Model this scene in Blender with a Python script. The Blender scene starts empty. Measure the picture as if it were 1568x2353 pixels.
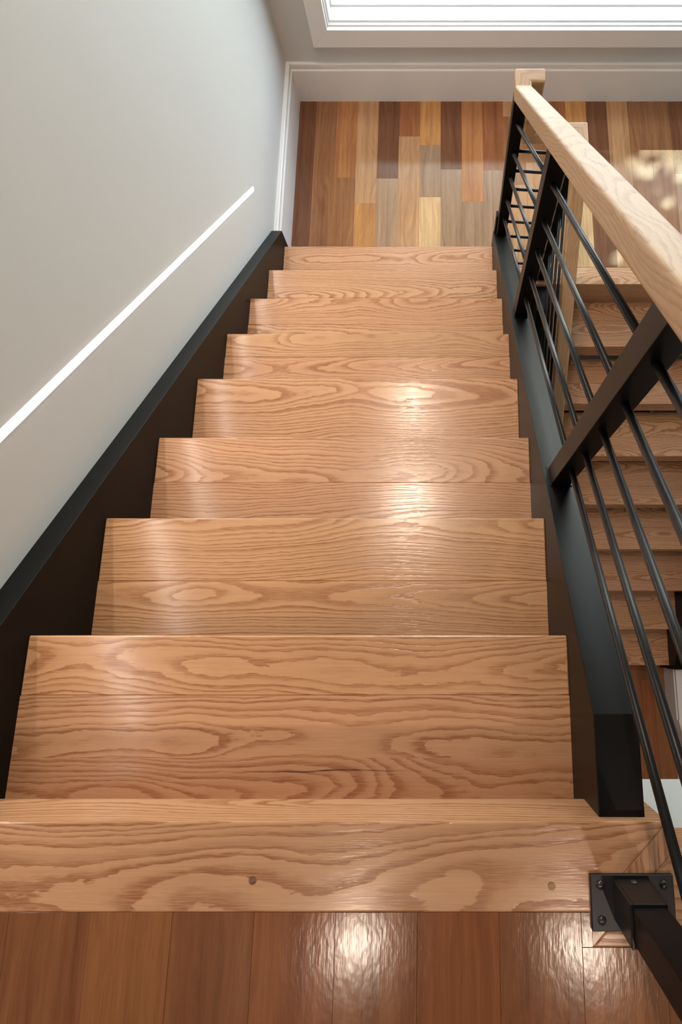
import bpy, bmesh, math, random
from mathutils import Vector, Matrix

random.seed(7)
scene = bpy.context.scene
COL = scene.collection
R = math.radians

# ------------------------------------------------------------------ camera
# origin: straight below the lens at the level of the upper floor
H_CAM = 0.888
cam_d = bpy.data.cameras.new('camera')
cam = bpy.data.objects.new('camera', cam_d)
COL.objects.link(cam)
cam.location = (0, 0, H_CAM)
cam.rotation_euler = (R(11.9), 0, 0)
cam_d.sensor_fit = 'VERTICAL'
cam_d.sensor_height = 36
cam_d.sensor_width = 24
cam_d.lens = 1300 / 2353 * 36
cam_d.shift_x = -(1024 - 784) / 2353
cam_d.clip_start = 0.02
scene.camera = cam

# ------------------------------------------------------------------ world, sun, exposure
world = bpy.data.worlds.new('world')
scene.world = world
world.use_nodes = True
wn = world.node_tree
wn.nodes.clear()
sky = wn.nodes.new('ShaderNodeTexSky')
sky.sky_type = 'NISHITA'
sky.sun_disc = False
sky.sun_elevation = R(50)
sky.sun_rotation = R(8)
bg = wn.nodes.new('ShaderNodeBackground')
bg.inputs['Strength'].default_value = 1.65
wo = wn.nodes.new('ShaderNodeOutputWorld')
hs = wn.nodes.new('ShaderNodeHueSaturation')
hs.inputs['Saturation'].default_value = 0.55
wn.links.new(sky.outputs[0], hs.inputs['Color'])
wn.links.new(hs.outputs[0], bg.inputs['Color'])
wn.links.new(bg.outputs[0], wo.inputs['Surface'])

SUN_EL, SUN_AZ = 49.0, 26.0       # height and swing towards +x
sun_d = bpy.data.lights.new('sun', 'SUN')
sun_d.energy = 2.2
sun_d.angle = R(0.6)
sun_d.color = (1, 0.86, 0.58)
sun = bpy.data.objects.new('sun_offscreen', sun_d)
COL.objects.link(sun)
sun.rotation_euler = (R(-(90 - SUN_EL)), 0, R(-SUN_AZ))
sun.location = (0, 8, 8)

vs = scene.view_settings
vs.view_transform = 'Standard'
vs.look = 'None'
vs.exposure = 0.0
vs.gamma = 1
vs.use_curve_mapping = False

LAMP_COL = (1.0, 0.82, 0.67)
LAMP_W = 12.0

# ------------------------------------------------------------------ main dimensions (metres)
RISE, GO = 0.189, 0.26
Y0 = -0.268                       # front edge of the upper floor's nosing
XL, XR = -0.775, 0.226            # tread ends, upper flight
Z_LAND = -9 * RISE
GO2 = 0.246
Y2 = 1.735                        # landing edge above the lower flight
X2L, X2R = 0.531, 1.571
Z_LOW = -18 * RISE
WALL_L, WALL_R = -0.825, 2.10
HALL_R = 1.66                     # wall of the hall below, beside the lower flight
Y_BACK, Y_FRONT = 2.88, -3.4
CEIL = 2.5


# ------------------------------------------------------------------ node helpers
def new_mat(name):
    m = bpy.data.materials.new(name)
    m.use_nodes = True
    nt = m.node_tree
    nt.nodes.clear()
    out = nt.nodes.new('ShaderNodeOutputMaterial')
    b = nt.nodes.new('ShaderNodeBsdfPrincipled')
    nt.links.new(b.outputs[0], out.inputs[0])
    return m, nt, b


def put(nt, v, sock):
    if hasattr(v, 'is_output'):
        nt.links.new(v, sock)
    else:
        sock.default_value = v


def mth(nt, op, a, b=None, c=None, clamp=False):
    n = nt.nodes.new('ShaderNodeMath')
    n.operation = op
    n.use_clamp = clamp
    for i, v in enumerate((a, b, c)):
        if v is not None:
            put(nt, v, n.inputs[i])
    return n.outputs[0]


def noise(nt, vec, scale, detail=2.0, rough=0.5, dist=0.0):
    n = nt.nodes.new('ShaderNodeTexNoise')
    n.inputs['Scale'].default_value = scale
    n.inputs['Detail'].default_value = detail
    n.inputs['Roughness'].default_value = rough
    n.inputs['Distortion'].default_value = dist
    nt.links.new(vec, n.inputs['Vector'])
    return n.outputs[0]


def vscale(nt, vec, s, off=None):
    n = nt.nodes.new('ShaderNodeVectorMath')
    n.operation = 'MULTIPLY'
    nt.links.new(vec, n.inputs[0])
    n.inputs[1].default_value = s
    o = n.outputs[0]
    if off is not None:
        a = nt.nodes.new('ShaderNodeVectorMath')
        a.operation = 'ADD'
        nt.links.new(o, a.inputs[0])
        put(nt, off, a.inputs[1])
        o = a.outputs[0]
    return o


def mixc(nt, fac, a, b, mode='MIX'):
    n = nt.nodes.new('ShaderNodeMix')
    n.data_type = 'RGBA'
    n.blend_type = mode
    put(nt, fac, n.inputs[0])
    for v, s in ((a, n.inputs[6]), (b, n.inputs[7])):
        if hasattr(v, 'is_output'):
            nt.links.new(v, s)
        else:
            s.default_value = (*v, 1)
    return n.outputs[2]


def ramp(nt, fac, stops):
    n = nt.nodes.new('ShaderNodeValToRGB')
    e = n.color_ramp.elements
    while len(e) < len(stops):
        e.new(0.5)
    for el, (p, v) in zip(e, stops):
        el.position = p
        el.color = (v, v, v, 1) if not isinstance(v, tuple) else (*v, 1)
    nt.links.new(fac, n.inputs[0])
    return n.outputs[0]


def bump(nt, b, height, strength, dist):
    n = nt.nodes.new('ShaderNodeBump')
    n.inputs['Strength'].default_value = strength
    n.inputs['Distance'].default_value = dist
    nt.links.new(height, n.inputs['Height'])
    nt.links.new(n.outputs[0], b.inputs['Normal'])


def seed_vec(nt, rnd, k):
    c = nt.nodes.new('ShaderNodeCombineXYZ')
    nt.links.new(mth(nt, 'MULTIPLY', rnd, 91.7 * k), c.inputs[0])
    nt.links.new(mth(nt, 'MULTIPLY', rnd, 57.3 * k), c.inputs[1])
    nt.links.new(mth(nt, 'MULTIPLY', rnd, 33.1 * k), c.inputs[2])
    return c.outputs[0]


def oak(name, light, dark, rough=0.3, spacing=0.0062, tint=0.9, spec=0.5, strength=1.0, streak=None):
    """flat sawn oak: growth rings of a trunk that runs almost along local x, cut by the board"""
    m, nt, b = new_mat(name)
    tc = nt.nodes.new('ShaderNodeTexCoord')
    oi = nt.nodes.new('ShaderNodeObjectInfo')
    P, rnd = tc.outputs['Object'], oi.outputs['Random']
    sv = seed_vec(nt, rnd, 1.0)
    r2 = mth(nt, 'FRACT', mth(nt, 'MULTIPLY', rnd, 17.31))
    r3 = mth(nt, 'FRACT', mth(nt, 'MULTIPLY', rnd, 113.7))
    sx = nt.nodes.new('ShaderNodeSeparateXYZ')
    nt.links.new(P, sx.inputs[0])
    x, y, z = sx.outputs
    # slow wander of the pith along the trunk
    n1 = noise(nt, vscale(nt, P, (1.1, 2.4, 2.4), sv), 1.0, 1.0, 0.5)
    n2 = noise(nt, vscale(nt, P, (2.0, 3.4, 3.4), seed_vec(nt, rnd, 2.3)), 1.0, 1.5, 0.5)
    n4 = noise(nt, vscale(nt, P, (6.5, 16.0, 16.0), seed_vec(nt, rnd, 1.7)), 1.0, 2.0, 0.5)
    n3 = noise(nt, vscale(nt, P, (30, 95.0, 95.0), sv), 1.0, 2.0, 0.6)
    yy = mth(nt, 'ADD', y, mth(nt, 'MULTIPLY', mth(nt, 'SUBTRACT', n1, 0.5), 0.10))
    yy = mth(nt, 'ADD', yy, mth(nt, 'MULTIPLY', mth(nt, 'SUBTRACT', r2, 0.5), 0.13))
    zz = mth(nt, 'ADD', z, mth(nt, 'MULTIPLY', mth(nt, 'SUBTRACT', n2, 0.5), 0.085))
    zz = mth(nt, 'ADD', zz, mth(nt, 'MULTIPLY', x, mth(nt, 'MULTIPLY', mth(nt, 'SUBTRACT', r3, 0.5), 0.12)))
    zz = mth(nt, 'ADD', zz, mth(nt, 'ADD', 0.035, mth(nt, 'MULTIPLY', r3, 0.04)))
    rr = mth(nt, 'SQRT', mth(nt, 'ADD', mth(nt, 'MULTIPLY', yy, yy), mth(nt, 'MULTIPLY', zz, zz)))
    rr = mth(nt, 'ADD', rr, mth(nt, 'MULTIPLY', n4, 0.009))
    rr = mth(nt, 'ADD', rr, mth(nt, 'MULTIPLY', n3, 0.0036))
    # lean and fat years: rings of uneven width
    cr = nt.nodes.new('ShaderNodeCombineXYZ')
    nt.links.new(mth(nt, 'MULTIPLY', rr, 70.0), cr.inputs[0])
    nt.links.new(mth(nt, 'MULTIPLY', rnd, 37.0), cr.inputs[1])
    yr = noise(nt, cr.outputs[0], 1.0, 1.0, 0.5)
    rr = mth(nt, 'ADD', rr, mth(nt, 'MULTIPLY', yr, 0.014))
    fr = mth(nt, 'FRACT', mth(nt, 'DIVIDE', rr, spacing))
    ring = ramp(nt, fr, [(0.0, 0.0), (0.06, 1.0), (0.28, 0.80), (0.50, 0.18), (0.75, 0.0), (1.0, 0.0)])
    wnz = nt.nodes.new('ShaderNodeTexWhiteNoise')
    wnz.noise_dimensions = '1D'
    nt.links.new(mth(nt, 'ADD', mth(nt, 'FLOOR', mth(nt, 'DIVIDE', rr, spacing)), mth(nt, 'MULTIPLY', rnd, 50.0)), wnz.inputs['W'])
    ring = mth(nt, 'MULTIPLY', ring, mth(nt, 'ADD', 0.72, mth(nt, 'MULTIPLY', wnz.outputs['Value'], 0.45)))
    # short dark pores, drawn out along the grain
    pores = noise(nt, vscale(nt, P, (28, 900, 900), sv), 1.0, 1.0, 0.5)
    pr = ramp(nt, pores, [(0.42, 1.0), (0.62, 0.0)])
    fac = mth(nt, 'MULTIPLY', ring, mth(nt, 'ADD', 0.55, mth(nt, 'MULTIPLY', pr, 0.45)))
    fac = mth(nt, 'ADD', fac, mth(nt, 'MULTIPLY', pr, 0.10), clamp=True)
    fac = mth(nt, 'MULTIPLY', fac, strength)
    broad = noise(nt, vscale(nt, P, (1.2, 11, 11), seed_vec(nt, rnd, 3.7)), 1.0, 2.0, 0.5)
    fine = noise(nt, vscale(nt, P, (7, 300, 300), sv), 1.0, 2.0, 0.6)
    c = mixc(nt, fac, light, dark)
    lum = mth(nt, 'ADD', 0.80, mth(nt, 'MULTIPLY', broad, 0.32))
    lum = mth(nt, 'MULTIPLY', lum, mth(nt, 'ADD', 0.86, mth(nt, 'MULTIPLY', fine, 0.28)))
    g = nt.nodes.new('ShaderNodeCombineColor')
    for i in range(3):
        nt.links.new(lum, g.inputs[i])
    c = mixc(nt, 1.0, c, g.outputs[0], 'MULTIPLY')
    c = mixc(nt, tint, c, oi.outputs['Color'], 'MULTIPLY')
    if streak:                      # a dark mineral streak along the grain
        sx0, sy0, ln, wd = streak
        u = mth(nt, 'DIVIDE', mth(nt, 'SUBTRACT', x, sx0), ln)
        half = mth(nt, 'MULTIPLY', mth(nt, 'SUBTRACT', 1.0, mth(nt, 'MULTIPLY', u, u)), wd)
        wob = mth(nt, 'MULTIPLY', mth(nt, 'SUBTRACT', n4, 0.5), 0.012)
        dist = mth(nt, 'ABSOLUTE', mth(nt, 'ADD', mth(nt, 'SUBTRACT', y, sy0), wob))
        k = mth(nt, 'DIVIDE', mth(nt, 'SUBTRACT', half, dist), 0.0012, clamp=True)
        c = mixc(nt, mth(nt, 'MULTIPLY', k, mth(nt, 'ADD', 0.35, mth(nt, 'MULTIPLY', pr, 0.6))), c, (0.05, 0.02, 0.01))
    nt.links.new(c, b.inputs['Base Color'])
    nt.links.new(mth(nt, 'ADD', rough, mth(nt, 'MULTIPLY', pr, 0.06)), b.inputs['Roughness'])
    b.inputs['Specular IOR Level'].default_value = spec
    bump(nt, b, mth(nt, 'MULTIPLY', fac, -1.0), 0.25, 0.0006)
    return m


def plank_mat(name, rough=0.22, relief=0.10):
    """exotic hardwood strip; the strip's own colour comes from the object"""
    m, nt, b = new_mat(name)
    tc = nt.nodes.new('ShaderNodeTexCoord')
    oi = nt.nodes.new('ShaderNodeObjectInfo')
    P, rnd = tc.outputs['Object'], oi.outputs['Random']
    sv = seed_vec(nt, rnd, 1.0)
    warp = noise(nt, vscale(nt, P, (1.8, 9, 9), sv), 1.0, 2.0, 0.5)
    sx = nt.nodes.new('ShaderNodeSeparateXYZ')
    nt.links.new(P, sx.inputs[0])
    cb = nt.nodes.new('ShaderNodeCombineXYZ')
    nt.links.new(mth(nt, 'MULTIPLY', sx.outputs[0], 1.6), cb.inputs[0])
    nt.links.new(mth(nt, 'ADD', mth(nt, 'MULTIPLY', sx.outputs[1], 48),
                     mth(nt, 'MULTIPLY', warp, 9.0)), cb.inputs[1])
    nt.links.new(mth(nt, 'MULTIPLY', rnd, 71.0), cb.inputs[2])
    st = noise(nt, cb.outputs[0], 1.0, 3.0, 0.6)
    wide = noise(nt, vscale(nt, P, (0.7, 52, 52), seed_vec(nt, rnd, 2.1)), 1.0, 2.5, 0.6)
    pores = noise(nt, vscale(nt, P, (22, 700, 700), sv), 1.0, 1.0, 0.5)
    pr = ramp(nt, pores, [(0.36, 0.0), (0.55, 1.0)])
    lum = mth(nt, 'ADD', 0.24, mth(nt, 'MULTIPLY', st, 0.78))
    lum = mth(nt, 'ADD', lum, mth(nt, 'MULTIPLY', wide, 0.74))
    lum = mth(nt, 'MULTIPLY', lum, mth(nt, 'ADD', 0.88, mth(nt, 'MULTIPLY', pr, 0.12)))
    g = nt.nodes.new('ShaderNodeCombineColor')
    nt.links.new(lum, g.inputs[0])
    nt.links.new(mth(nt, 'POWER', lum, 1.18), g.inputs[1])
    nt.links.new(mth(nt, 'POWER', lum, 1.3), g.inputs[2])
    c = mixc(nt, 1.0, oi.outputs['Color'], g.outputs[0], 'MULTIPLY')
    nt.links.new(c, b.inputs['Base Color'])
    b.inputs['Roughness'].default_value = rough
    b.inputs['Specular IOR Level'].default_value = 0.32
    orange = noise(nt, vscale(nt, P, (55, 120, 55)), 1.0, 2.0, 0.5)
    bump(nt, b, mth(nt, 'ADD', orange, mth(nt, 'MULTIPLY', pr, 0.06)), relief, 0.0012)
    return m


def paint(name, col, rough=0.5, spec=0.4, grain=0.0):
    m, nt, b = new_mat(name)
    tc = nt.nodes.new('ShaderNodeTexCoord')
    P = tc.outputs['Object']
    n = noise(nt, P, 3.0, 3.0, 0.5)
    lum = mth(nt, 'ADD', 0.975, mth(nt, 'MULTIPLY', n, 0.05))
    g = nt.nodes.new('ShaderNodeCombineColor')
    for i in range(3):
        nt.links.new(lum, g.inputs[i])
    nt.links.new(mixc(nt, 1.0, col, g.outputs[0], 'MULTIPLY'), b.inputs['Base Color'])
    b.inputs['Roughness'].default_value = rough
    b.inputs['Specular IOR Level'].default_value = spec
    if grain:
        bump(nt, b, noise(nt, P, 420.0, 2.0, 0.6), grain, 0.0006)
    return m


def emit(name, col, strength):
    m = bpy.data.materials.new(name)
    m.use_nodes = True
    nt = m.node_tree
    nt.nodes.clear()
    e = nt.nodes.new('ShaderNodeEmission')
    e.inputs[0].default_value = (*col, 1)
    e.inputs[1].default_value = strength
    o = nt.nodes.new('ShaderNodeOutputMaterial')
    nt.links.new(e.outputs[0], o.inputs[0])
    return m


def glass_mat():
    m = bpy.data.materials.new('window_glass')
    m.use_nodes = True
    nt = m.node_tree
    nt.nodes.clear()
    t = nt.nodes.new('ShaderNodeBsdfTransparent')
    t.inputs[0].default_value = (0.93, 0.97, 0.96, 1)
    g = nt.nodes.new('ShaderNodeBsdfGlossy')
    g.inputs['Roughness'].default_value = 0.01
    mx = nt.nodes.new('ShaderNodeMixShader')
    o = nt.nodes.new('ShaderNodeOutputMaterial')
    mx.inputs[0].default_value = 0.05
    nt.links.new(t.outputs[0], mx.inputs[1])
    nt.links.new(g.outputs[0], mx.inputs[2])
    nt.links.new(mx.outputs[0], o.inputs[0])
    return m


def leaf_mat():
    m, nt, b = new_mat('leaf_green')
    tc = nt.nodes.new('ShaderNodeTexCoord')
    n = noise(nt, tc.outputs['Object'], 2.2, 2.0)
    nt.links.new(mixc(nt, n, (0.10, 0.19, 0.05), (0.24, 0.33, 0.10)), b.inputs['Base Color'])
    b.inputs['Roughness'].default_value = 0.5
    b.inputs['Transmission Weight'].default_value = 0.0
    return m


M_OAK = oak('red_oak', (0.64, 0.375, 0.215), (0.37, 0.16, 0.072), 0.17)
M_STREAK = oak('red_oak_streaked', (0.62, 0.355, 0.20), (0.37, 0.16, 0.072), 0.17, streak=(0.06, 0.020, 0.17, 0.0022))
M_RAIL = oak('rail_oak', (0.49, 0.305, 0.158), (0.31, 0.155, 0.07), 0.38, spacing=0.0065, tint=0.5, strength=0.7)
M_PLANK = plank_mat('hardwood_strip', 0.18)
M_PLANK_UP = plank_mat('hall_hardwood_strip', 0.155, 0.15)
M_WALL = paint('wall_paint', (0.60, 0.595, 0.575), 0.6, 0.3, 0.06)
M_TRIM = paint('trim_paint', (0.78, 0.765, 0.745), 0.38, 0.45)
M_WHITE = paint('sash_paint', (0.78, 0.78, 0.77), 0.4, 0.4)
M_CEIL = paint('ceiling_paint', (0.72, 0.71, 0.69), 0.7, 0.2)
M_STEEL = paint('black_steel', (0.0048, 0.0045, 0.0043), 0.40, 0.16, 0.10)
M_BAR = paint('bar_steel', (0.008, 0.008, 0.009), 0.34, 0.35)
M_SCREW = paint('screw_steel', (0.02, 0.02, 0.022), 0.25, 0.7)
M_GLASS = glass_mat()
M_LED = emit('led_diffuser', (1.0, 0.92, 0.85), 42.0)
M_LENS = paint('lamp_lens', (0.8, 0.79, 0.77), 0.4, 0.5)
M_CONC = paint('pale_concrete', (0.62, 0.61, 0.58), 0.8, 0.2, 0.2)
M_LEAF = leaf_mat()
M_BARK = paint('tree_bark', (0.12, 0.09, 0.07), 0.9, 0.1, 0.3)
M_PLUG = oak('plug_oak', (0.42, 0.23, 0.12), (0.28, 0.12, 0.05), 0.35)


# ------------------------------------------------------------------ object helpers
def link(o, parent=None):
    COL.objects.link(o)
    if parent is not None:
        o.parent = parent
        o.matrix_parent_inverse = Matrix.Translation(-parent.location) if not parent.parent else \
            Matrix.Translation(-(parent.location))
    return o


def tag(o, label=None, cat=None, group=None, kind=None):
    if label:
        o['label'] = label
    if cat:
        o['category'] = cat
    if group:
        o['group'] = group
    if kind:
        o['kind'] = kind
    return o


def wpos(o):
    """world location of an unrotated-parent chain (all parents are translations only)"""
    v = Vector((0, 0, 0))
    while o is not None:
        v = v + o.location
        o = o.parent
    return v


def mesh_obj(name, bm, mat, loc=(0, 0, 0), rot=None, parent=None, color=None, smooth=False):
    bmesh.ops.recalc_face_normals(bm, faces=bm.faces[:])
    me = bpy.data.meshes.new(name)
    bm.to_mesh(me)
    bm.free()
    me.materials.append(mat)
    if smooth:
        for p in me.polygons:
            p.use_smooth = True
    o = bpy.data.objects.new(name, me)
    COL.objects.link(o)
    loc = Vector(loc)
    if parent is not None:
        o.parent = parent
        loc = loc - wpos(parent)
    o.location = loc
    if rot is not None:
        o.rotation_euler = rot
    if color is not None:
        o.color = (*color, 1)
    return o


def empty(name, loc):
    o = bpy.data.objects.new(name, None)
    o.empty_display_size = 0.1
    COL.objects.link(o)
    o.location = loc
    return o


def bm_box(dx, dy, dz, bev=0.0, seg=1):
    bm = bmesh.new()
    bmesh.ops.create_cube(bm, size=1)
    bmesh.ops.scale(bm, verts=bm.verts[:], vec=(dx, dy, dz))
    if bev:
        bmesh.ops.bevel(bm, geom=bm.edges[:], offset=bev, segments=seg, affect='EDGES', profile=0.6)
    return bm


def box(name, x0, x1, y0, y1, z0, z1, mat, parent=None, bev=0.0, seg=1, grain='x', color=None):
    c = ((x0 + x1) / 2, (y0 + y1) / 2, (z0 + z1) / 2)
    dx, dy, dz = x1 - x0, y1 - y0, z1 - z0
    if grain == 'y':
        return mesh_obj(name, bm_box(dy, dx, dz, bev, seg), mat, c, (0, 0, R(90)), parent, color)
    if grain == 'z':
        return mesh_obj(name, bm_box(dz, dy, dx, bev, seg), mat, c, (0, R(90), 0), parent, color)
    return mesh_obj(name, bm_box(dx, dy, dz, bev, seg), mat, c, None, parent, color)


def bm_prism(pts, axis, a0, a1, origin=(0, 0, 0)):
    """extrude a polygon: axis 'x' takes (y,z), 'y' takes (x,z), 'z' takes (x,y)"""
    bm = bmesh.new()
    o = Vector(origin)

    def P(p, a):
        if axis == 'x':
            return Vector((a, p[0], p[1])) - o
        if axis == 'y':
            return Vector((p[0], a, p[1])) - o
        return Vector((p[0], p[1], a)) - o
    A = [bm.verts.new(P(p, a0)) for p in pts]
    B = [bm.verts.new(P(p, a1)) for p in pts]
    n = len(pts)
    bm.faces.new(A)
    bm.faces.new(B[::-1])
    for i in range(n):
        bm.faces.new((A[i], B[i], B[(i + 1) % n], A[(i + 1) % n]))
    return bm


def prism(name, pts, axis, a0, a1, mat, parent=None, color=None, bev=0.0, grain='x'):
    cx = [sum(p[i] for p in pts) / len(pts) for i in (0, 1)]
    m = (a0 + a1) / 2
    c = {'x': (m, cx[0], cx[1]), 'y': (cx[0], m, cx[1]), 'z': (cx[0], cx[1], m)}[axis]
    bm = bm_prism(pts, axis, a0, a1, c)
    if bev:
        bmesh.ops.recalc_face_normals(bm, faces=bm.faces[:])
        bmesh.ops.bevel(bm, geom=bm.edges[:], offset=bev, segments=2, affect='EDGES', profile=0.6)
    rot = None
    if grain == 'y':
        bmesh.ops.rotate(bm, verts=bm.verts[:], cent=(0, 0, 0), matrix=Matrix.Rotation(R(-90), 3, 'Z'))
        rot = (0, 0, R(90))
    return mesh_obj(name, bm, mat, c, rot, parent, color)


def rod(name, p0, p1, rad, mat, parent=None, seg=14):
    p0, p1 = Vector(p0), Vector(p1)
    d = p1 - p0
    bm = bmesh.new()
    bmesh.ops.create_cone(bm, cap_ends=True, segments=seg, radius1=rad, radius2=rad, depth=d.length)
    q = d.to_track_quat('Z', 'Y')
    o = mesh_obj(name, bm, mat, (p0 + p1) / 2, q.to_euler(), parent, smooth=True)
    return o


# ------------------------------------------------------------------ room shell
def structure(o, label=None):
    o['kind'] = 'structure'
    if label:
        o['label'] = label
    return o


structure(box('wall_left', WALL_L - 0.15, WALL_L, Y_FRONT, Y_BACK + 0.3, Z_LOW - 0.1, CEIL, M_WALL),
          'plain pale grey painted wall beside the stairs')
structure(box('wall_right', WALL_R, WALL_R + 0.15, Y_FRONT, Y_BACK + 0.3, Z_LOW - 0.1, CEIL, M_WALL),
          'pale painted wall beyond the lower flight')
structure(box('wall_hall', HALL_R, WALL_R, Y_FRONT, 1.80, Z_LOW - 0.1, Z_LAND - 0.12, M_WALL),
          'pale painted wall beside the lower flight')
structure(box('wall_front', WALL_L, WALL_R, Y_FRONT - 0.15, Y_FRONT, Z_LOW - 0.1, CEIL, M_WALL),
          'painted wall behind the upper hall')
structure(box('ceiling', WALL_L - 0.15, WALL_R + 0.15, Y_FRONT, Y_BACK + 0.3, CEIL, CEIL + 0.15, M_CEIL),
          'white ceiling above the stairwell')

# back wall around the window opening
WX0, WX1, WZ0, WZ1 = -0.574, 1.90, -1.312, 0.75
bmw = bmesh.new()
for (a, b_, c, d) in ((WALL_L, WALL_R, Z_LOW - 0.1, WZ0), (WALL_L, WALL_R, WZ1, CEIL),
                      (WALL_L, WX0, WZ0, WZ1), (WX1, WALL_R, WZ0, WZ1)):
    t = bm_box(b_ - a, 0.30, d - c)
    bmesh.ops.translate(t, verts=t.verts[:], vec=((a + b_) / 2, Y_BACK + 0.15, (c + d) / 2))
    me_t = bpy.data.meshes.new('t')
    t.to_mesh(me_t)
    t.free()
    bmw.from_mesh(me_t)
    bpy.data.meshes.remove(me_t)
structure(mesh_obj('wall_back', bmw, M_WALL), 'painted wall around and below the landing window')

# window casing (flat picture-frame trim), jamb, sash, panes
CW = 0.084
tr = structure(empty('trim_1', (0.44, Y_BACK, WZ0)), 'wide flat white casing around the landing window')
yc0, yc1 = 2.848, Y_BACK
prism('casing_board', [(WX0, WZ0), (WX1, WZ0), (WX1 + CW, WZ0 - CW), (WX0 - CW, WZ0 - CW)], 'y', yc0, yc1, M_TRIM, tr, bev=0.002)
prism('casing_board', [(WX0, WZ0), (WX0, WZ1), (WX0 - CW, WZ1 + CW), (WX0 - CW, WZ0 - CW)], 'y', yc0, yc1, M_TRIM, tr, bev=0.002)
prism('casing_board', [(WX1, WZ0), (WX1, WZ1), (WX1 + CW, WZ1 + CW), (WX1 + CW, WZ0 - CW)], 'y', yc0, yc1, M_TRIM, tr, bev=0.002)
prism('casing_board', [(WX0, WZ1), (WX1, WZ1), (WX1 + CW, WZ1 + CW), (WX0 - CW, WZ1 + CW)], 'y', yc0, yc1, M_TRIM, tr, bev=0.002)

wi = structure(empty('window_1', (0.44, Y_BACK + 0.15, WZ0)), 'bright white framed window above the landing')


def ring_frame(name, x0, x1, z0, z1, w, y0, y1, mat, parent):
    bm = bmesh.new()
    for (a, b_, c, d) in ((x0, x1, z0, z0 + w), (x0, x1, z1 - w, z1), (x0, x0 + w, z0 + w, z1 - w), (x1 - w, x1, z0 + w, z1 - w)):
        t = bm_box(b_ - a, y1 - y0, d - c, 0.0015)
        bmesh.ops.translate(t, verts=t.verts[:], vec=((a + b_) / 2, (y0 + y1) / 2, (c + d) / 2))
        mt = bpy.data.meshes.new('t')
        t.to_mesh(mt)
        t.free()
        bm.from_mesh(mt)
        bpy.data.meshes.remove(mt)
    o = mesh_obj(name, bm, mat, parent=parent)
    return o


ring_frame('window_frame', WX0, WX1, WZ0, WZ1, 0.006, 2.872, 2.985, M_WHITE, wi)
ring_frame('window_bead', WX0 + 0.004, WX1 - 0.004, WZ0 + 0.004, WZ1 - 0.004, 0.010, 2.890, 2.975, M_WHITE, wi)
ring_frame('window_stop', WX0 + 0.004, WX1 - 0.004, WZ0 + 0.004, WZ1 - 0.004, 0.018, 2.975, 3.11, M_WHITE, wi)
ring_frame('sash', WX0 + 0.01, WX1 - 0.01, WZ0 + 0.03, WZ1 - 0.01, 0.05, 3.11, 3.15, M_WHITE, wi)
box('mullion', 0.63, 0.69, 3.11, 3.15, WZ0 + 0.05, WZ1 - 0.05, M_WHITE, wi)
box('pane', WX0 + 0.05, 0.635, 3.126, 3.132, WZ0 + 0.07, WZ1 - 0.05, M_GLASS, wi)
box('pane', 0.685, WX1 - 0.05, 3.126, 3.132, WZ0 + 0.07, WZ1 - 0.05, M_GLASS, wi)

# baseboards with a stepped cap
BH = 0.208


def base_profile(t):
    return [(0, 0), (t, 0), (t, BH - 0.036), (t - 0.003, BH - 0.032), (t - 0.008, BH - 0.031), (t - 0.008, BH - 0.022),
            (t - 0.005, BH - 0.019), (t - 0.005, BH - 0.004), (t - 0.009, BH), (0, BH)]


structure(prism('baseboard_back', [(Y_BACK - p, Z_LAND + q) for p, q in base_profile(0.018)], 'x', WALL_L, WALL_R, M_TRIM),
          'tall white baseboard with a stepped cap under the window')
structure(prism('baseboard_left', [(WALL_L + p, Z_LAND + q) for p, q in base_profile(0.024)], 'y', 1.856, Y_BACK - 0.010, M_TRIM),
          'short white baseboard on the grey wall at the landing')

# lower hall baseboard: straight run and an angled return
bl = structure(empty('baseboard_right', (1.63, -0.5, Z_LOW)), 'white baseboard at the foot of the lower flight')
prism('baseboard_run', [(HALL_R + 0.01 - p * 1.0, Z_LOW + q) for p, q in base_profile(0.072)], 'y', -0.60, -0.262, M_TRIM, bl)
prism('baseboard_return', [(HALL_R + 0.01, -0.60), (1.598, -0.60), (1.655, -0.88), (HALL_R + 0.01, -0.88)], 'z', Z_LOW, Z_LOW + BH, M_TRIM, bl)
structure(box('baseboard_hall', HALL_R - 0.02, HALL_R, Y_FRONT, -0.88, Z_LOW, Z_LOW + BH, M_TRIM), 'white baseboard along the lower hall')

# ------------------------------------------------------------------ wooden floors
PW = 0.114


def plank_color(kind):
    pal = {
        'dark': (0.17, 0.070, 0.034), 'red': (0.30, 0.112, 0.045), 'brown': (0.28, 0.128, 0.056),
        'orange': (0.41, 0.175, 0.066), 'tan': (0.46, 0.25, 0.12), 'gold': (0.50, 0.24, 0.085),
        'pale': (0.56, 0.36, 0.18), 'grey': (0.34, 0.21, 0.125), 'walnut': (0.225, 0.088, 0.034),  # grey: partly the strip's own tone, partly window sheen put into the colour
        'cherry': (0.25, 0.088, 0.032), 'amber': (0.285, 0.115, 0.042),
    }[kind]
    k = random.uniform(0.93, 1.07)
    return tuple(c * k for c in pal)


def strip(parent, x0, x1, y0, y1, ztop, kind, th=0.02):
    m = M_PLANK_UP if ztop == 0.0 else M_PLANK
    g = 0.0001
    return box('plank', x0 + g, x1 - g, y0 + g, y1 - g, ztop - th, ztop + random.uniform(-0.0002, 0.0002), m, parent,
               bev=0.0004, grain='y', color=plank_color(kind))


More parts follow.
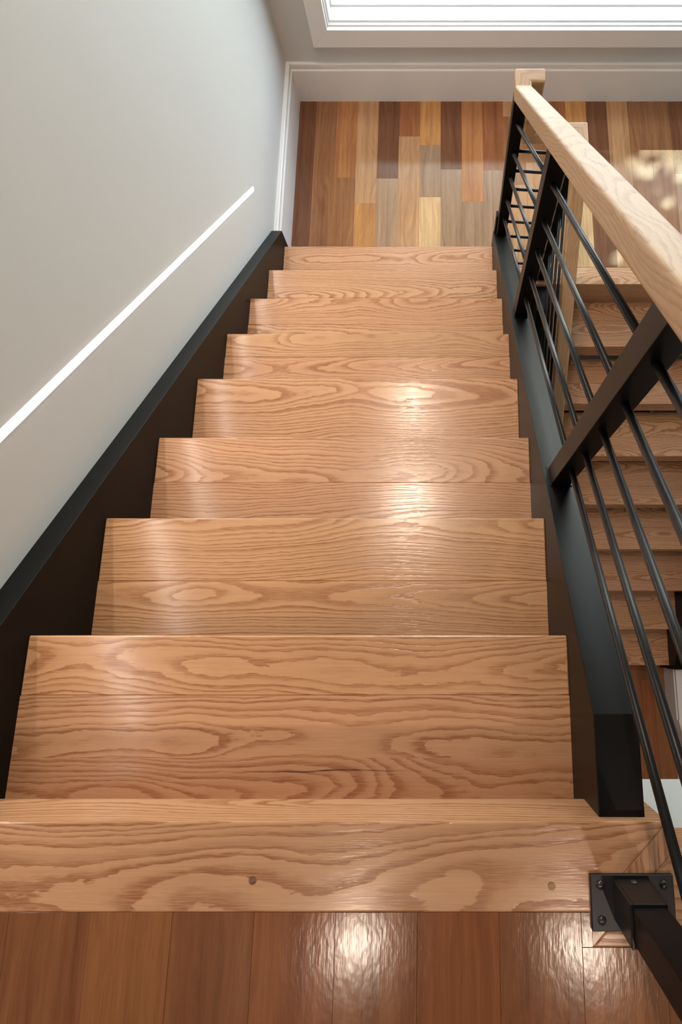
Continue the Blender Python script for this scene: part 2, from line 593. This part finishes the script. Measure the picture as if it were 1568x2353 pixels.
def fill_floor(parent, x_start, xa, xb, y_of, y_far, ztop, kinds, lo=0.5, hi=1.3, cut=99):
    x = x_start
    while x < xb - 0.004:
        x0, x1 = max(x, xa), min(x + PW, xb)
        x += PW
        if x1 - x0 < 0.004:
            continue
        if x0 < cut < x1 and y_of(x0) != y_of(x1):     # strip notched around the nosing's jog
            strip(parent, x0, cut, y_of(x1), y_of(x0), ztop, kinds[0])
            y = y_of(x1)
        else:
            y = y_of((x0 + x1) / 2)
        first = True
        while abs(y - y_far) > 0.01:
            L = random.uniform(lo, hi) * (random.uniform(0.7, 1.2) if first else 1)
            first = False
            y1 = max(y - L, y_far)
            if y1 - y_far < 0.2:
                y1 = y_far
            strip(parent, x0, x1, y1, y, ztop, random.choice(kinds))
            y = y1


# --- upper floor: slab, oak nosing with its mitred jog, hardwood strips
fl = structure(box('floor', WALL_L, WALL_R, Y_FRONT, -0.33, -0.10, -0.02, M_PLANK, color=(0.2, 0.1, 0.05)),
               'reddish brown hardwood strip floor at the top of the stairs')
NF = 0.116
YB = Y0 - NF
JX, JY = 0.320, -0.311
prism('nosing_board', [(WALL_L, Y0), (JX, Y0), (JX - NF, YB), (WALL_L, YB)], 'z', -0.115, 0.0, M_OAK, fl, color=(0.95, 0.91, 0.87), bev=0.0025)
prism('nosing_return', [(JX, Y0), (JX, JY), (JX - NF, JY - NF), (JX - NF, YB)], 'z', -0.115, 0.0, M_OAK, fl, color=(0.90, 0.84, 0.79), bev=0.001, grain='y')
prism('nosing_board', [(JX, JY), (WALL_R, JY), (WALL_R, JY - NF), (JX - NF, JY - NF)], 'z', -0.115, 0.0, M_OAK, fl, color=(0.95, 0.91, 0.87), bev=0.0025)


def plug(px, py, col):
    bm = bmesh.new()
    bmesh.ops.create_cone(bm, cap_ends=True, segments=20, radius1=0.0056, radius2=0.0056, depth=0.012)
    return mesh_obj('wood_plug', bm, M_PLUG, (px, py, -0.0055), (0, 0, 0.3), fl, color=col)


plug(-0.272, -0.344, (0.5, 0.45, 0.4))
plug(0.1495, -0.351, (1, 1, 1))
UP_KINDS = ['walnut', 'walnut', 'cherry', 'amber', 'walnut', 'cherry']
fill_floor(fl, -0.609 - 2 * PW, WALL_L, WALL_R, lambda x: YB if x < JX - NF else JY - NF, Y_FRONT, 0.0, UP_KINDS, 1.0, 2.0, JX - NF)
# drywall edge of the floor structure and the ceiling of the hall below
structure(box('wall_floor_edge', WALL_L, WALL_R, -0.40, -0.330, -0.50, -0.10, M_WALL), 'pale drywall edge under the upper floor nosing')
structure(box('ceiling_lower', WALL_L, WALL_R, Y_FRONT, -0.40, -0.50, -0.45, M_CEIL), 'white ceiling of the hall below')
box('riser_board', WALL_L + 0.05, XR + 0.06, -0.322, -0.300, -0.26, -0.10, M_OAK, fl, color=(0.95, 0.91, 0.87))

# --- landing
fd = structure(box('floor_landing', WALL_L, WALL_R, 1.80, Y_BACK, Z_LAND - 0.12, Z_LAND - 0.02, M_PLANK, color=(0.2, 0.1, 0.05)),
               'multi-toned hardwood strip floor of the landing')
NL = 1.834
box('nosing_board', 0.2945, WALL_R, Y2, NL, Z_LAND - 0.112, Z_LAND, M_OAK, fd, bev=0.0025, color=(0.98, 0.98, 0.95))
box('riser_board', 0.2945, WALL_R, 1.752, 1.775, Z_LAND - 0.30, Z_LAND - 0.112, M_OAK, fd, color=(0.95, 0.91, 0.87))


def vY(v, h):
    """ground distance of a picture row on a level h below the lens"""
    s, c = math.sin(R(78.1)), math.cos(R(78.1))
    t = (v - 1176.5) / 1300
    return h * (c - t * s) / (s + t * c)


HL = H_CAM - Z_LAND
yj = lambda crop_y: vY(220 + crop_y / 3.136, HL)
X1 = -0.709
cols = {   # landing strips: joints (picture rows) and tones, from the window towards the stair
    -1: ([], ['dark']), 0: ([], ['brown']), 1: ([590], ['orange', 'brown']), 2: ([775], ['tan', 'gold']),
    3: ([595], ['dark', 'grey']), 4: ([293], ['red', 'tan']), 5: ([355, 730], ['gold', 'grey', 'pale']),
    6: ([530], ['dark', 'grey']), 7: ([762], ['orange', 'grey']), 8: ([535], ['red', 'grey']),
    9: ([150, 640], ['tan', 'brown', 'tan']), 10: ([480], ['brown', 'tan']), 11: ([420], ['red', 'tan']), 12: ([700], ['gold', 'pale']),
    13: ([], ['dark']), 14: ([620], ['tan', 'tan']), 15: ([880], ['brown', 'brown']), 16: ([], ['brown']), 17: ([560], ['dark', 'grey']),
    18: ([], ['brown']), 19: ([400], ['red', 'brown']), 20: ([], ['brown']), 21: ([500], ['dark', 'brown']), 22: ([], ['brown']), 23: ([300], ['red', 'brown']), 24: ([], ['brown']),
}
for i, (js, tones) in cols.items():
    x0, x1 = max(X1 + i * PW, WALL_L), min(X1 + (i + 1) * PW, WALL_R)
    if x1 - x0 < 0.004:
        continue
    ys = [Y_BACK] + [yj(j) for j in js] + [NL if (x0 + x1) / 2 > 0.2945 else 1.74]
    for a, b_, k in zip(ys[:-1], ys[1:], tones):
        if a - b_ > 0.01:
            strip(fd, x0, x1, b_, a, Z_LAND, k)
structure(box('wall_landing', WALL_L, WALL_R, 1.80, 1.90, Z_LOW, Z_LAND - 0.12, M_WALL), 'pale wall below the landing behind the lower flight')

# --- lower hall
fw = structure(box('floor_lower', WALL_L, WALL_R, Y_FRONT, 1.80, Z_LOW - 0.12, Z_LOW - 0.02, M_PLANK, color=(0.2, 0.1, 0.05)),
               'reddish brown hardwood strip floor at the foot of the stairs')
fill_floor(fw, 0.15, 0.15, HALL_R, lambda x: 1.0, -2.4, Z_LOW, ['cherry', 'walnut', 'amber', 'walnut'], 0.7, 1.6)
box('floor_slab', WALL_L, 0.15, Y_FRONT, 1.80, Z_LOW - 0.02, Z_LOW, M_PLANK, fw, color=(0.26, 0.125, 0.058), grain='y')
box('floor_slab', 0.15, HALL_R, Y_FRONT, -2.4, Z_LOW - 0.02, Z_LOW, M_PLANK, fw, color=(0.26, 0.125, 0.058), grain='y')

# ------------------------------------------------------------------ stairs
TT = 0.10        # thick box treads, open risers
TH = 0.022


def tread(st, x0, x1, yf, yb, z, splits, tones):
    """yf: front edge, yb: back edge; splits: glue lines as shares of the depth from the front"""
    s = 1 if yf > yb else -1
    ya, yc = min(yf, yb), max(yf, yb)
    t = box('tread', x0, x1, ya, yc, z - TT, z - TH, M_OAK, st, bev=0.001, color=tones[0])
    e = [0.0] + splits + [1.0]
    for i in range(len(e) - 1):
        p, q = yf - s * e[i] * abs(yf - yb), yf - s * e[i + 1] * abs(yf - yb)
        box('board', x0, x1, min(p, q) , max(p, q), z - TH, z, M_OAK, t, bev=0.0003 if i else 0.002, color=tones[i % len(tones)])
    return t


def tone(k=1.0, warm=1.0):
    r = random.uniform(0.95, 1.03) * k
    return (min(1, r), r * random.uniform(0.93, 1.0) * warm, r * random.uniform(0.88, 0.98) * warm)


st = empty('staircase', (XL, Y0, Z_LAND))
tag(st, 'upper flight of thick oak treads between black stringers beside the grey wall', 'staircase')
SPL = {1: [0.36, 0.72], 2: [0.52], 3: [0.46], 4: [0.86], 5: [0.33], 6: [0.42], 7: [0.5], 8: [0.55]}
for n in range(1, 9):
    yf = Y0 + GO * n
    yb = yf - GO - (0.036 if n == 1 else 0.014)
    nb = len(SPL[n]) + 1
    t = tread(st, XL, XR, yf, yb, -RISE * n, SPL[n], [tone(0.97) for _ in range(nb)])
    if n == 1:
        t.children[-1].data.materials[0] = M_STREAK
# stringers: top edge above the nosing line
K = RISE / GO
zt = lambda y: 0.085 - K * (y - Y0)
YE = 1.856
zcut = -0.0195
ycut = Y0 + (0.085 - zcut) / K
prof = [(Y0, zcut), (ycut, zcut), (YE, zt(YE)), (YE, Z_LAND + 0.001), (1.62, Z_LAND - 0.10), (-0.300, -0.32), (-0.300, -0.117), (Y0, -0.117)]
prism('stringer', prof, 'x', WALL_L + 0.001, XL, M_STEEL, st, bev=0.0015)
prism('stringer', prof, 'x', XR, 0.294, M_STEEL, st, bev=0.0015)

s2 = empty('staircase', (X2L, Y2, Z_LOW))
tag(s2, 'lower flight of open oak treads going down from the landing', 'staircase')
K2 = RISE / GO2
for n in range(1, 9):
    yf = Y2 - GO2 * n
    yb = yf + 0.27
    if n == 1:
        yb = 1.752
    tread(s2, X2L, X2R, yf, yb, Z_LAND - RISE * n, [random.uniform(0.4, 0.6)], [tone(0.97) for _ in range(2)])
zt2 = lambda y: Z_LAND + 0.085 - K2 * (Y2 - y)
z2c = Z_LAND - 0.0195
y2c = Y2 - (0.085 + 0.0195) / K2
Y2E = Y2 - 8.1 * GO2
prof2 = [(Y2, z2c), (y2c, z2c), (Y2E, zt2(Y2E)), (Y2E, Z_LOW), (Y2E + 0.22, Z_LOW), (Y2, Z_LAND - 0.34)]
prism('stringer', prof2, 'x', 0.463, X2L, M_STEEL, s2, bev=0.0015)
prism('stringer', prof2, 'x', X2R, 1.64, M_STEEL, s2, bev=0.0015)

# ------------------------------------------------------------------ railing
ra = empty('stair_railing', (0.26, 1.82, Z_LAND))
tag(ra, 'black steel bar railing with a continuous square oak handrail', 'railing')
RW, RT = 0.056, 0.046
XP = 0.260
XS = 0.497


def rr_profile(w, t, r, n=4):
    pts = []
    for (cx, cy, a0) in ((w / 2 - r, t / 2 - r, 0), (-w / 2 + r, t / 2 - r, 90), (-w / 2 + r, -t / 2 + r, 180), (w / 2 - r, -t / 2 + r, 270)):
        for k in range(n + 1):
            a = R(a0 + 90 * k / n)
            pts.append((cx + r * math.cos(a), cy + r * math.sin(a)))
    return pts


def mitred_rail(path, names, parent):
    path = [Vector(p) for p in path]
    d = [(path[i + 1] - path[i]).normalized() for i in range(len(path) - 1)]
    side = Vector((1, 0, 0))
    up = side.cross(d[0]).normalized()
    if up.z < 0:
        up = -up
    ring = [path[0] + side * a + up * b_ for a, b_ in rr_profile(RW, RT, 0.008, 6)]
    rings = [ring]
    for i in range(1, len(path)):
        nrm = (d[i - 1] + d[i]).normalized() if i < len(d) else d[-1]
        ring = [v + d[i - 1] * ((path[i] - v).dot(nrm) / d[i - 1].dot(nrm)) for v in rings[-1]]
        rings.append(ring)
    for i in range(len(d)):
        c = (path[i] + path[i + 1]) / 2
        zaxis = Vector((0, 0, 1)) if abs(d[i].z) < 0.9 else Vector((0, 1, 0))
        yax = zaxis.cross(d[i]).normalized()
        zax = d[i].cross(yax).normalized()
        M = Matrix((d[i], yax, zax)).transposed()
        Mi = M.inverted()
        bm = bmesh.new()
        A = [bm.verts.new(Mi @ (v - c)) for v in rings[i]]
        B = [bm.verts.new(Mi @ (v - c)) for v in rings[i + 1]]
        n = len(A)
        bm.faces.new(A)
        bm.faces.new(B[::-1])
        for k in range(n):
            f = bm.faces.new((A[k], B[k], B[(k + 1) % n], A[(k + 1) % n]))
        o = mesh_obj(names[i], bm, M_RAIL, c, M.to_euler(), parent, color=(1, 1, 1))
    return


zr = lambda y: -0.642 - 0.031 + K * (1.757 - y)          # centre line of the upper rail
zr2 = lambda y: -0.876 - K2 * (1.750 - y)
mitred_rail([(0.259, -0.42, zr(-0.42)), (0.259, 1.757, zr(1.757)), (0.259, 1.808, zr(1.757)), (0.308, 1.808, zr(1.757)),
             (0.308, 1.808, -0.876), (XS, 1.808, -0.876), (XS, 1.750, -0.876), (XS, -0.45, zr2(-0.45))],
            ['handrail', 'rail_fitting', 'rail_fitting', 'rail_fitting', 'rail_fitting', 'rail_fitting', 'handrail'], ra)


def post(x, y, z0a, z0b, z1a, z1b, w=0.0437, dy=0.047):
    """square tube; z*a at the low-y side, z*b at the high-y side (cut to the slopes)"""
    return prism('post', [(y, z0a), (y + dy, z0b), (y + dy, z1b), (y, z1a)], 'x', x - w / 2, x + w / 2, M_STEEL, ra, bev=0.0015)


BARS = [0.113, 0.226, 0.345, 0.463, 0.588]
rb = lambda y: zr(y) - 0.028
rb2 = lambda y: zr2(y) - 0.028
upper_posts = [0.323, 1.060, 1.795]
for y in upper_posts:
    last = y > 1.7
    p = post(XP, y, zt(y) - 0.002, zt(y + 0.047) - 0.002, (rb(1.757) - 0.0 if last else rb(y)) + 0.01,
             (rb(1.757) if last else rb(y + 0.047)) + 0.01)
    if last:
        box('bracket', XP - 0.030, XP - 0.0215, y + 0.030, y + 0.062, zt(y) - 0.05, zt(y) + 0.085, M_STEEL, p, bev=0.001)
    else:
        prism('weld_plate', [(y - 0.004, zt(y - 0.004) - 0.001), (y + 0.053, zt(y + 0.053) - 0.001),
                             (y + 0.053, zt(y + 0.053) + 0.003), (y - 0.004, zt(y - 0.004) + 0.003)],
              'x', XP - 0.025, XP + 0.025, M_STEEL, p)
# newel on the upper floor, in a bolted socket
YN = -0.391
newel = box('post', XP - 0.022, XP + 0.022, YN + 0.004, YN + 0.048, 0.008, zr(YN + 0.02) - 0.02, M_STEEL, ra, bev=0.0025, seg=2)
box('base_plate', 0.2025, 0.3195, -0.405, -0.334, 0.0, 0.007, M_BAR, newel, bev=0.0012)
bm = bmesh.new()
for (a, b_, c, d) in ((0.234, 0.2385, YN, YN + 0.052), (0.2815, 0.286, YN, YN + 0.052), (0.2385, 0.2815, YN, YN + 0.0045), (0.2385, 0.2815, YN + 0.0475, YN + 0.052)):
    t = bm_box(b_ - a, d - c, 0.075, 0.001)
    bmesh.ops.translate(t, verts=t.verts[:], vec=((a + b_) / 2 - 0.26, (c + d) / 2 - YN, 0))
    mt = bpy.data.meshes.new('t')
    t.to_mesh(mt)
    t.free()
    bm.from_mesh(mt)
    bpy.data.meshes.remove(mt)
mesh_obj('socket', bm, M_BAR, (0.26, YN, 0.0445), None, newel)


def screw(x, y, z, rot=None, r=0.0062):
    bm = bmesh.new()
    bmesh.ops.create_uvsphere(bm, u_segments=14, v_segments=8, radius=r)
    bmesh.ops.scale(bm, verts=bm.verts[:], vec=(1, 1, 0.5))
    mesh_obj('screw', bm, M_SCREW, (x, y, z), rot, newel, smooth=True)


screw(0.2165, -0.347, 0.0075)
screw(0.3055, -0.347, 0.0075)
screw(0.2165, -0.391, 0.0075)
screw(0.3055, -0.391, 0.0075)
screw(0.260, YN + 0.0525, 0.020, (R(90), 0, 0), 0.005)

# longitudinal bars, one per bay
bay_y = [YN + 0.026] + [y + 0.023 for y in upper_posts]
sl = lambda y: 0.085 - K * (y - Y0)
for a, b_ in zip(bay_y[:-1], bay_y[1:]):
    for h in BARS:
        rod('bar', (XP, a, sl(a) + h), (XP, b_, sl(b_) + h), 0.0064, M_BAR, ra)
# lower flight
low_posts = [1.768, 1.031, 0.294, -0.40]
for i, y in enumerate(low_posts):
    z0 = Z_LAND if i == 0 else zt2(y) - 0.002
    z0b = Z_LAND if i == 0 else zt2(y + 0.047) - 0.002
    if i == 3:
        z0 = z0b = Z_LOW
    top = -0.90 + 0.005
    p = post(XS, y, z0, z0b, top if i == 0 else rb2(y) + 0.01, top if i == 0 else rb2(y + 0.047) + 0.01)
    if i == 0:
        box('base_plate', XS - 0.045, XS + 0.045, y - 0.012, y + 0.06, Z_LAND, Z_LAND + 0.006, M_BAR, p, bev=0.001)
ly = [y + 0.023 for y in low_posts]
sl2 = lambda y: Z_LAND + 0.085 - K2 * (Y2 - y)
for a, b_ in zip(ly[:-1], ly[1:]):
    for h in BARS:
        rod('bar', (XS, a, sl2(a) + h), (XS, b_, sl2(b_) + h), 0.0064, M_BAR, ra)
# level bars on the landing between the two flights
for k in range(8):
    z = -0.965 - 0.0961 * k
    rod('bar', (XP + 0.015, 1.818, z), (XS - 0.015, 1.802, z), 0.0062, M_BAR, ra)

# ------------------------------------------------------------------ light line on the wall
LW = 0.017
zl = lambda y: -1.2 + K * (1.857 - y)
a, b_ = Vector((WALL_L, 1.852, zl(1.852))), Vector((WALL_L, -0.25, zl(-0.25)))
d = (b_ - a).normalized()
pn = Vector((1, 0, 0)).cross(d).normalized()


def capsule(w, off, x0, x1, mat, name, parent):
    pts = []
    for k in range(13):
        t = R(90 + 180 * k / 12)
        pts.append(a + d * (math.cos(t) * w / 2) + pn * (math.sin(t) * w / 2))
    for k in range(13):
        t = R(-90 + 180 * k / 12)
        pts.append(b_ + d * (math.cos(t) * w / 2) + pn * (math.sin(t) * w / 2))
    return prism(name, [(p.y, p.z) for p in pts], 'x', x0, x1, mat, parent)


led = empty('wall_light', tuple(a))
tag(led, 'thin glowing white light line set into the grey wall along the stairs', 'light')
capsule(LW + 0.002, 0, WALL_L - 0.004, WALL_L + 0.0012, M_WHITE, 'channel', led)
capsule(LW, 0, WALL_L - 0.002, WALL_L + 0.0016, M_LED, 'diffuser', led)

# ------------------------------------------------------------------ recessed ceiling lamps (seen as highlights on the wood)
def downlight(x, y, z, w, lamp_name, label, group=None, size=0.09):
    bm = bmesh.new()
    bmesh.ops.create_cone(bm, cap_ends=True, segments=32, radius1=size / 2 + 0.015, radius2=size / 2 + 0.02, depth=0.012)
    t = mesh_obj('downlight', bm, M_WHITE, (x, y, z - 0.006))
    tag(t, label, 'light', group)
    bm = bmesh.new()
    bmesh.ops.create_cone(bm, cap_ends=True, segments=32, radius1=size / 2, radius2=size / 2, depth=0.004)
    mesh_obj('lens', bm, M_LENS, (x, y, z - 0.0135), None, t)
    ld = bpy.data.lights.new(lamp_name, 'AREA')
    ld.shape = 'DISK'
    ld.size = size
    ld.energy = w
    ld.color = LAMP_COL
    ld.spread = R(120)
    lo = bpy.data.objects.new(lamp_name, ld)
    COL.objects.link(lo)
    lo.parent = t
    lo.location = (0, 0, -0.012)


downlight(-0.47, -1.60, CEIL, LAMP_W * 0.45, 'hall_lamp_by_wall_offscreen', 'round recessed lamp over the upper hall, close to the grey wall', 'hall ceiling lamps', 0.06)
downlight(0.725, -1.62, CEIL, LAMP_W * 0.45, 'hall_lamp_by_railing_offscreen', 'round recessed lamp over the upper hall, on the railing side', 'hall ceiling lamps', 0.06)
downlight(-0.27, 1.00, CEIL, LAMP_W, 'stair_lamp_offscreen', 'round recessed lamp over the middle of the upper flight', 'stair ceiling lamps')
downlight(-0.29, 2.05, CEIL, LAMP_W, 'landing_lamp_offscreen', 'round recessed lamp over the landing end of the upper flight', 'stair ceiling lamps')
downlight(0.95, -1.10, -0.50, LAMP_W * 0.5, 'lower_hall_lamp_offscreen', 'round recessed lamp in the ceiling of the lower hall')

# ------------------------------------------------------------------ outdoors, seen only as light through the window
structure(box('ground', -9, 9, 3.19, 16, Z_LOW - 0.4, Z_LOW - 0.3, M_CONC), 'pale paved ground outside the window')
tree = empty('shade_tree', (-1.0, 6.5, Z_LOW - 0.3))
tag(tree, 'leafy tree outside the landing window dappling the sunlight', 'tree')
bm = bmesh.new()
bmesh.ops.create_cone(bm, cap_ends=True, segments=12, radius1=0.22, radius2=0.10, depth=6.0)
mesh_obj('trunk', bm, M_BARK, (-1.0, 6.5, Z_LOW - 0.3 + 3.0), None, tree)
sd = Vector((math.sin(R(SUN_AZ)) * math.cos(R(SUN_EL)), math.cos(R(SUN_AZ)) * math.cos(R(SUN_EL)), math.sin(R(SUN_EL))))   # towards the sun
verts, faces = [], []
rnd = random.Random(11)
HOLES = [(1.03, 2.47, 0.0), (1.08, 2.40, -0.01), (1.22, 2.51, 0.03), (1.28, 2.44, 0.025), (1.35, 2.50, 0.02), (1.36, 2.28, -0.01), (1.30, 2.20, -0.02), (1.38, 2.08, 0.01), (1.12, 2.60, 0.03), (1.30, 2.64, 0.04), (1.5, 2.55, 0.06)]
for k in range(15000):
    px, py = rnd.uniform(-2.6, 3.0), rnd.uniform(0.6, 3.0)      # where this leaf's shadow falls on the landing level
    if any((px - hx) ** 2 + ((py - hy) * 1.1) ** 2 < (hr + 0.075) ** 2 for hx, hy, hr in HOLES):
        continue
    t = (rnd.uniform(4.8, 6.6) - py) / sd.y
    c = Vector((px, py, Z_LAND)) + sd * t
    s = rnd.uniform(0.04, 0.08)
    ax = Vector((rnd.uniform(-1, 1), rnd.uniform(-1, 1), rnd.uniform(-0.6, 0.6))).normalized()
    bx = ax.cross(Vector((rnd.uniform(-1, 1), rnd.uniform(-1, 1), rnd.uniform(-1, 1)))).normalized()
    i0 = len(verts)
    verts += [c - ax * s * 1.3, c - bx * s * 0.6, c + ax * s * 1.5, c + bx * s * 0.6]
    faces.append((i0, i0 + 1, i0 + 2, i0 + 3))
me = bpy.data.meshes.new('foliage')
me.from_pydata([tuple(Vector(v) - tree.location) for v in verts], [], faces)
me.materials.append(M_LEAF)
fo = bpy.data.objects.new('foliage', me)
COL.objects.link(fo)
fo.parent = tree
fo['kind'] = 'stuff'
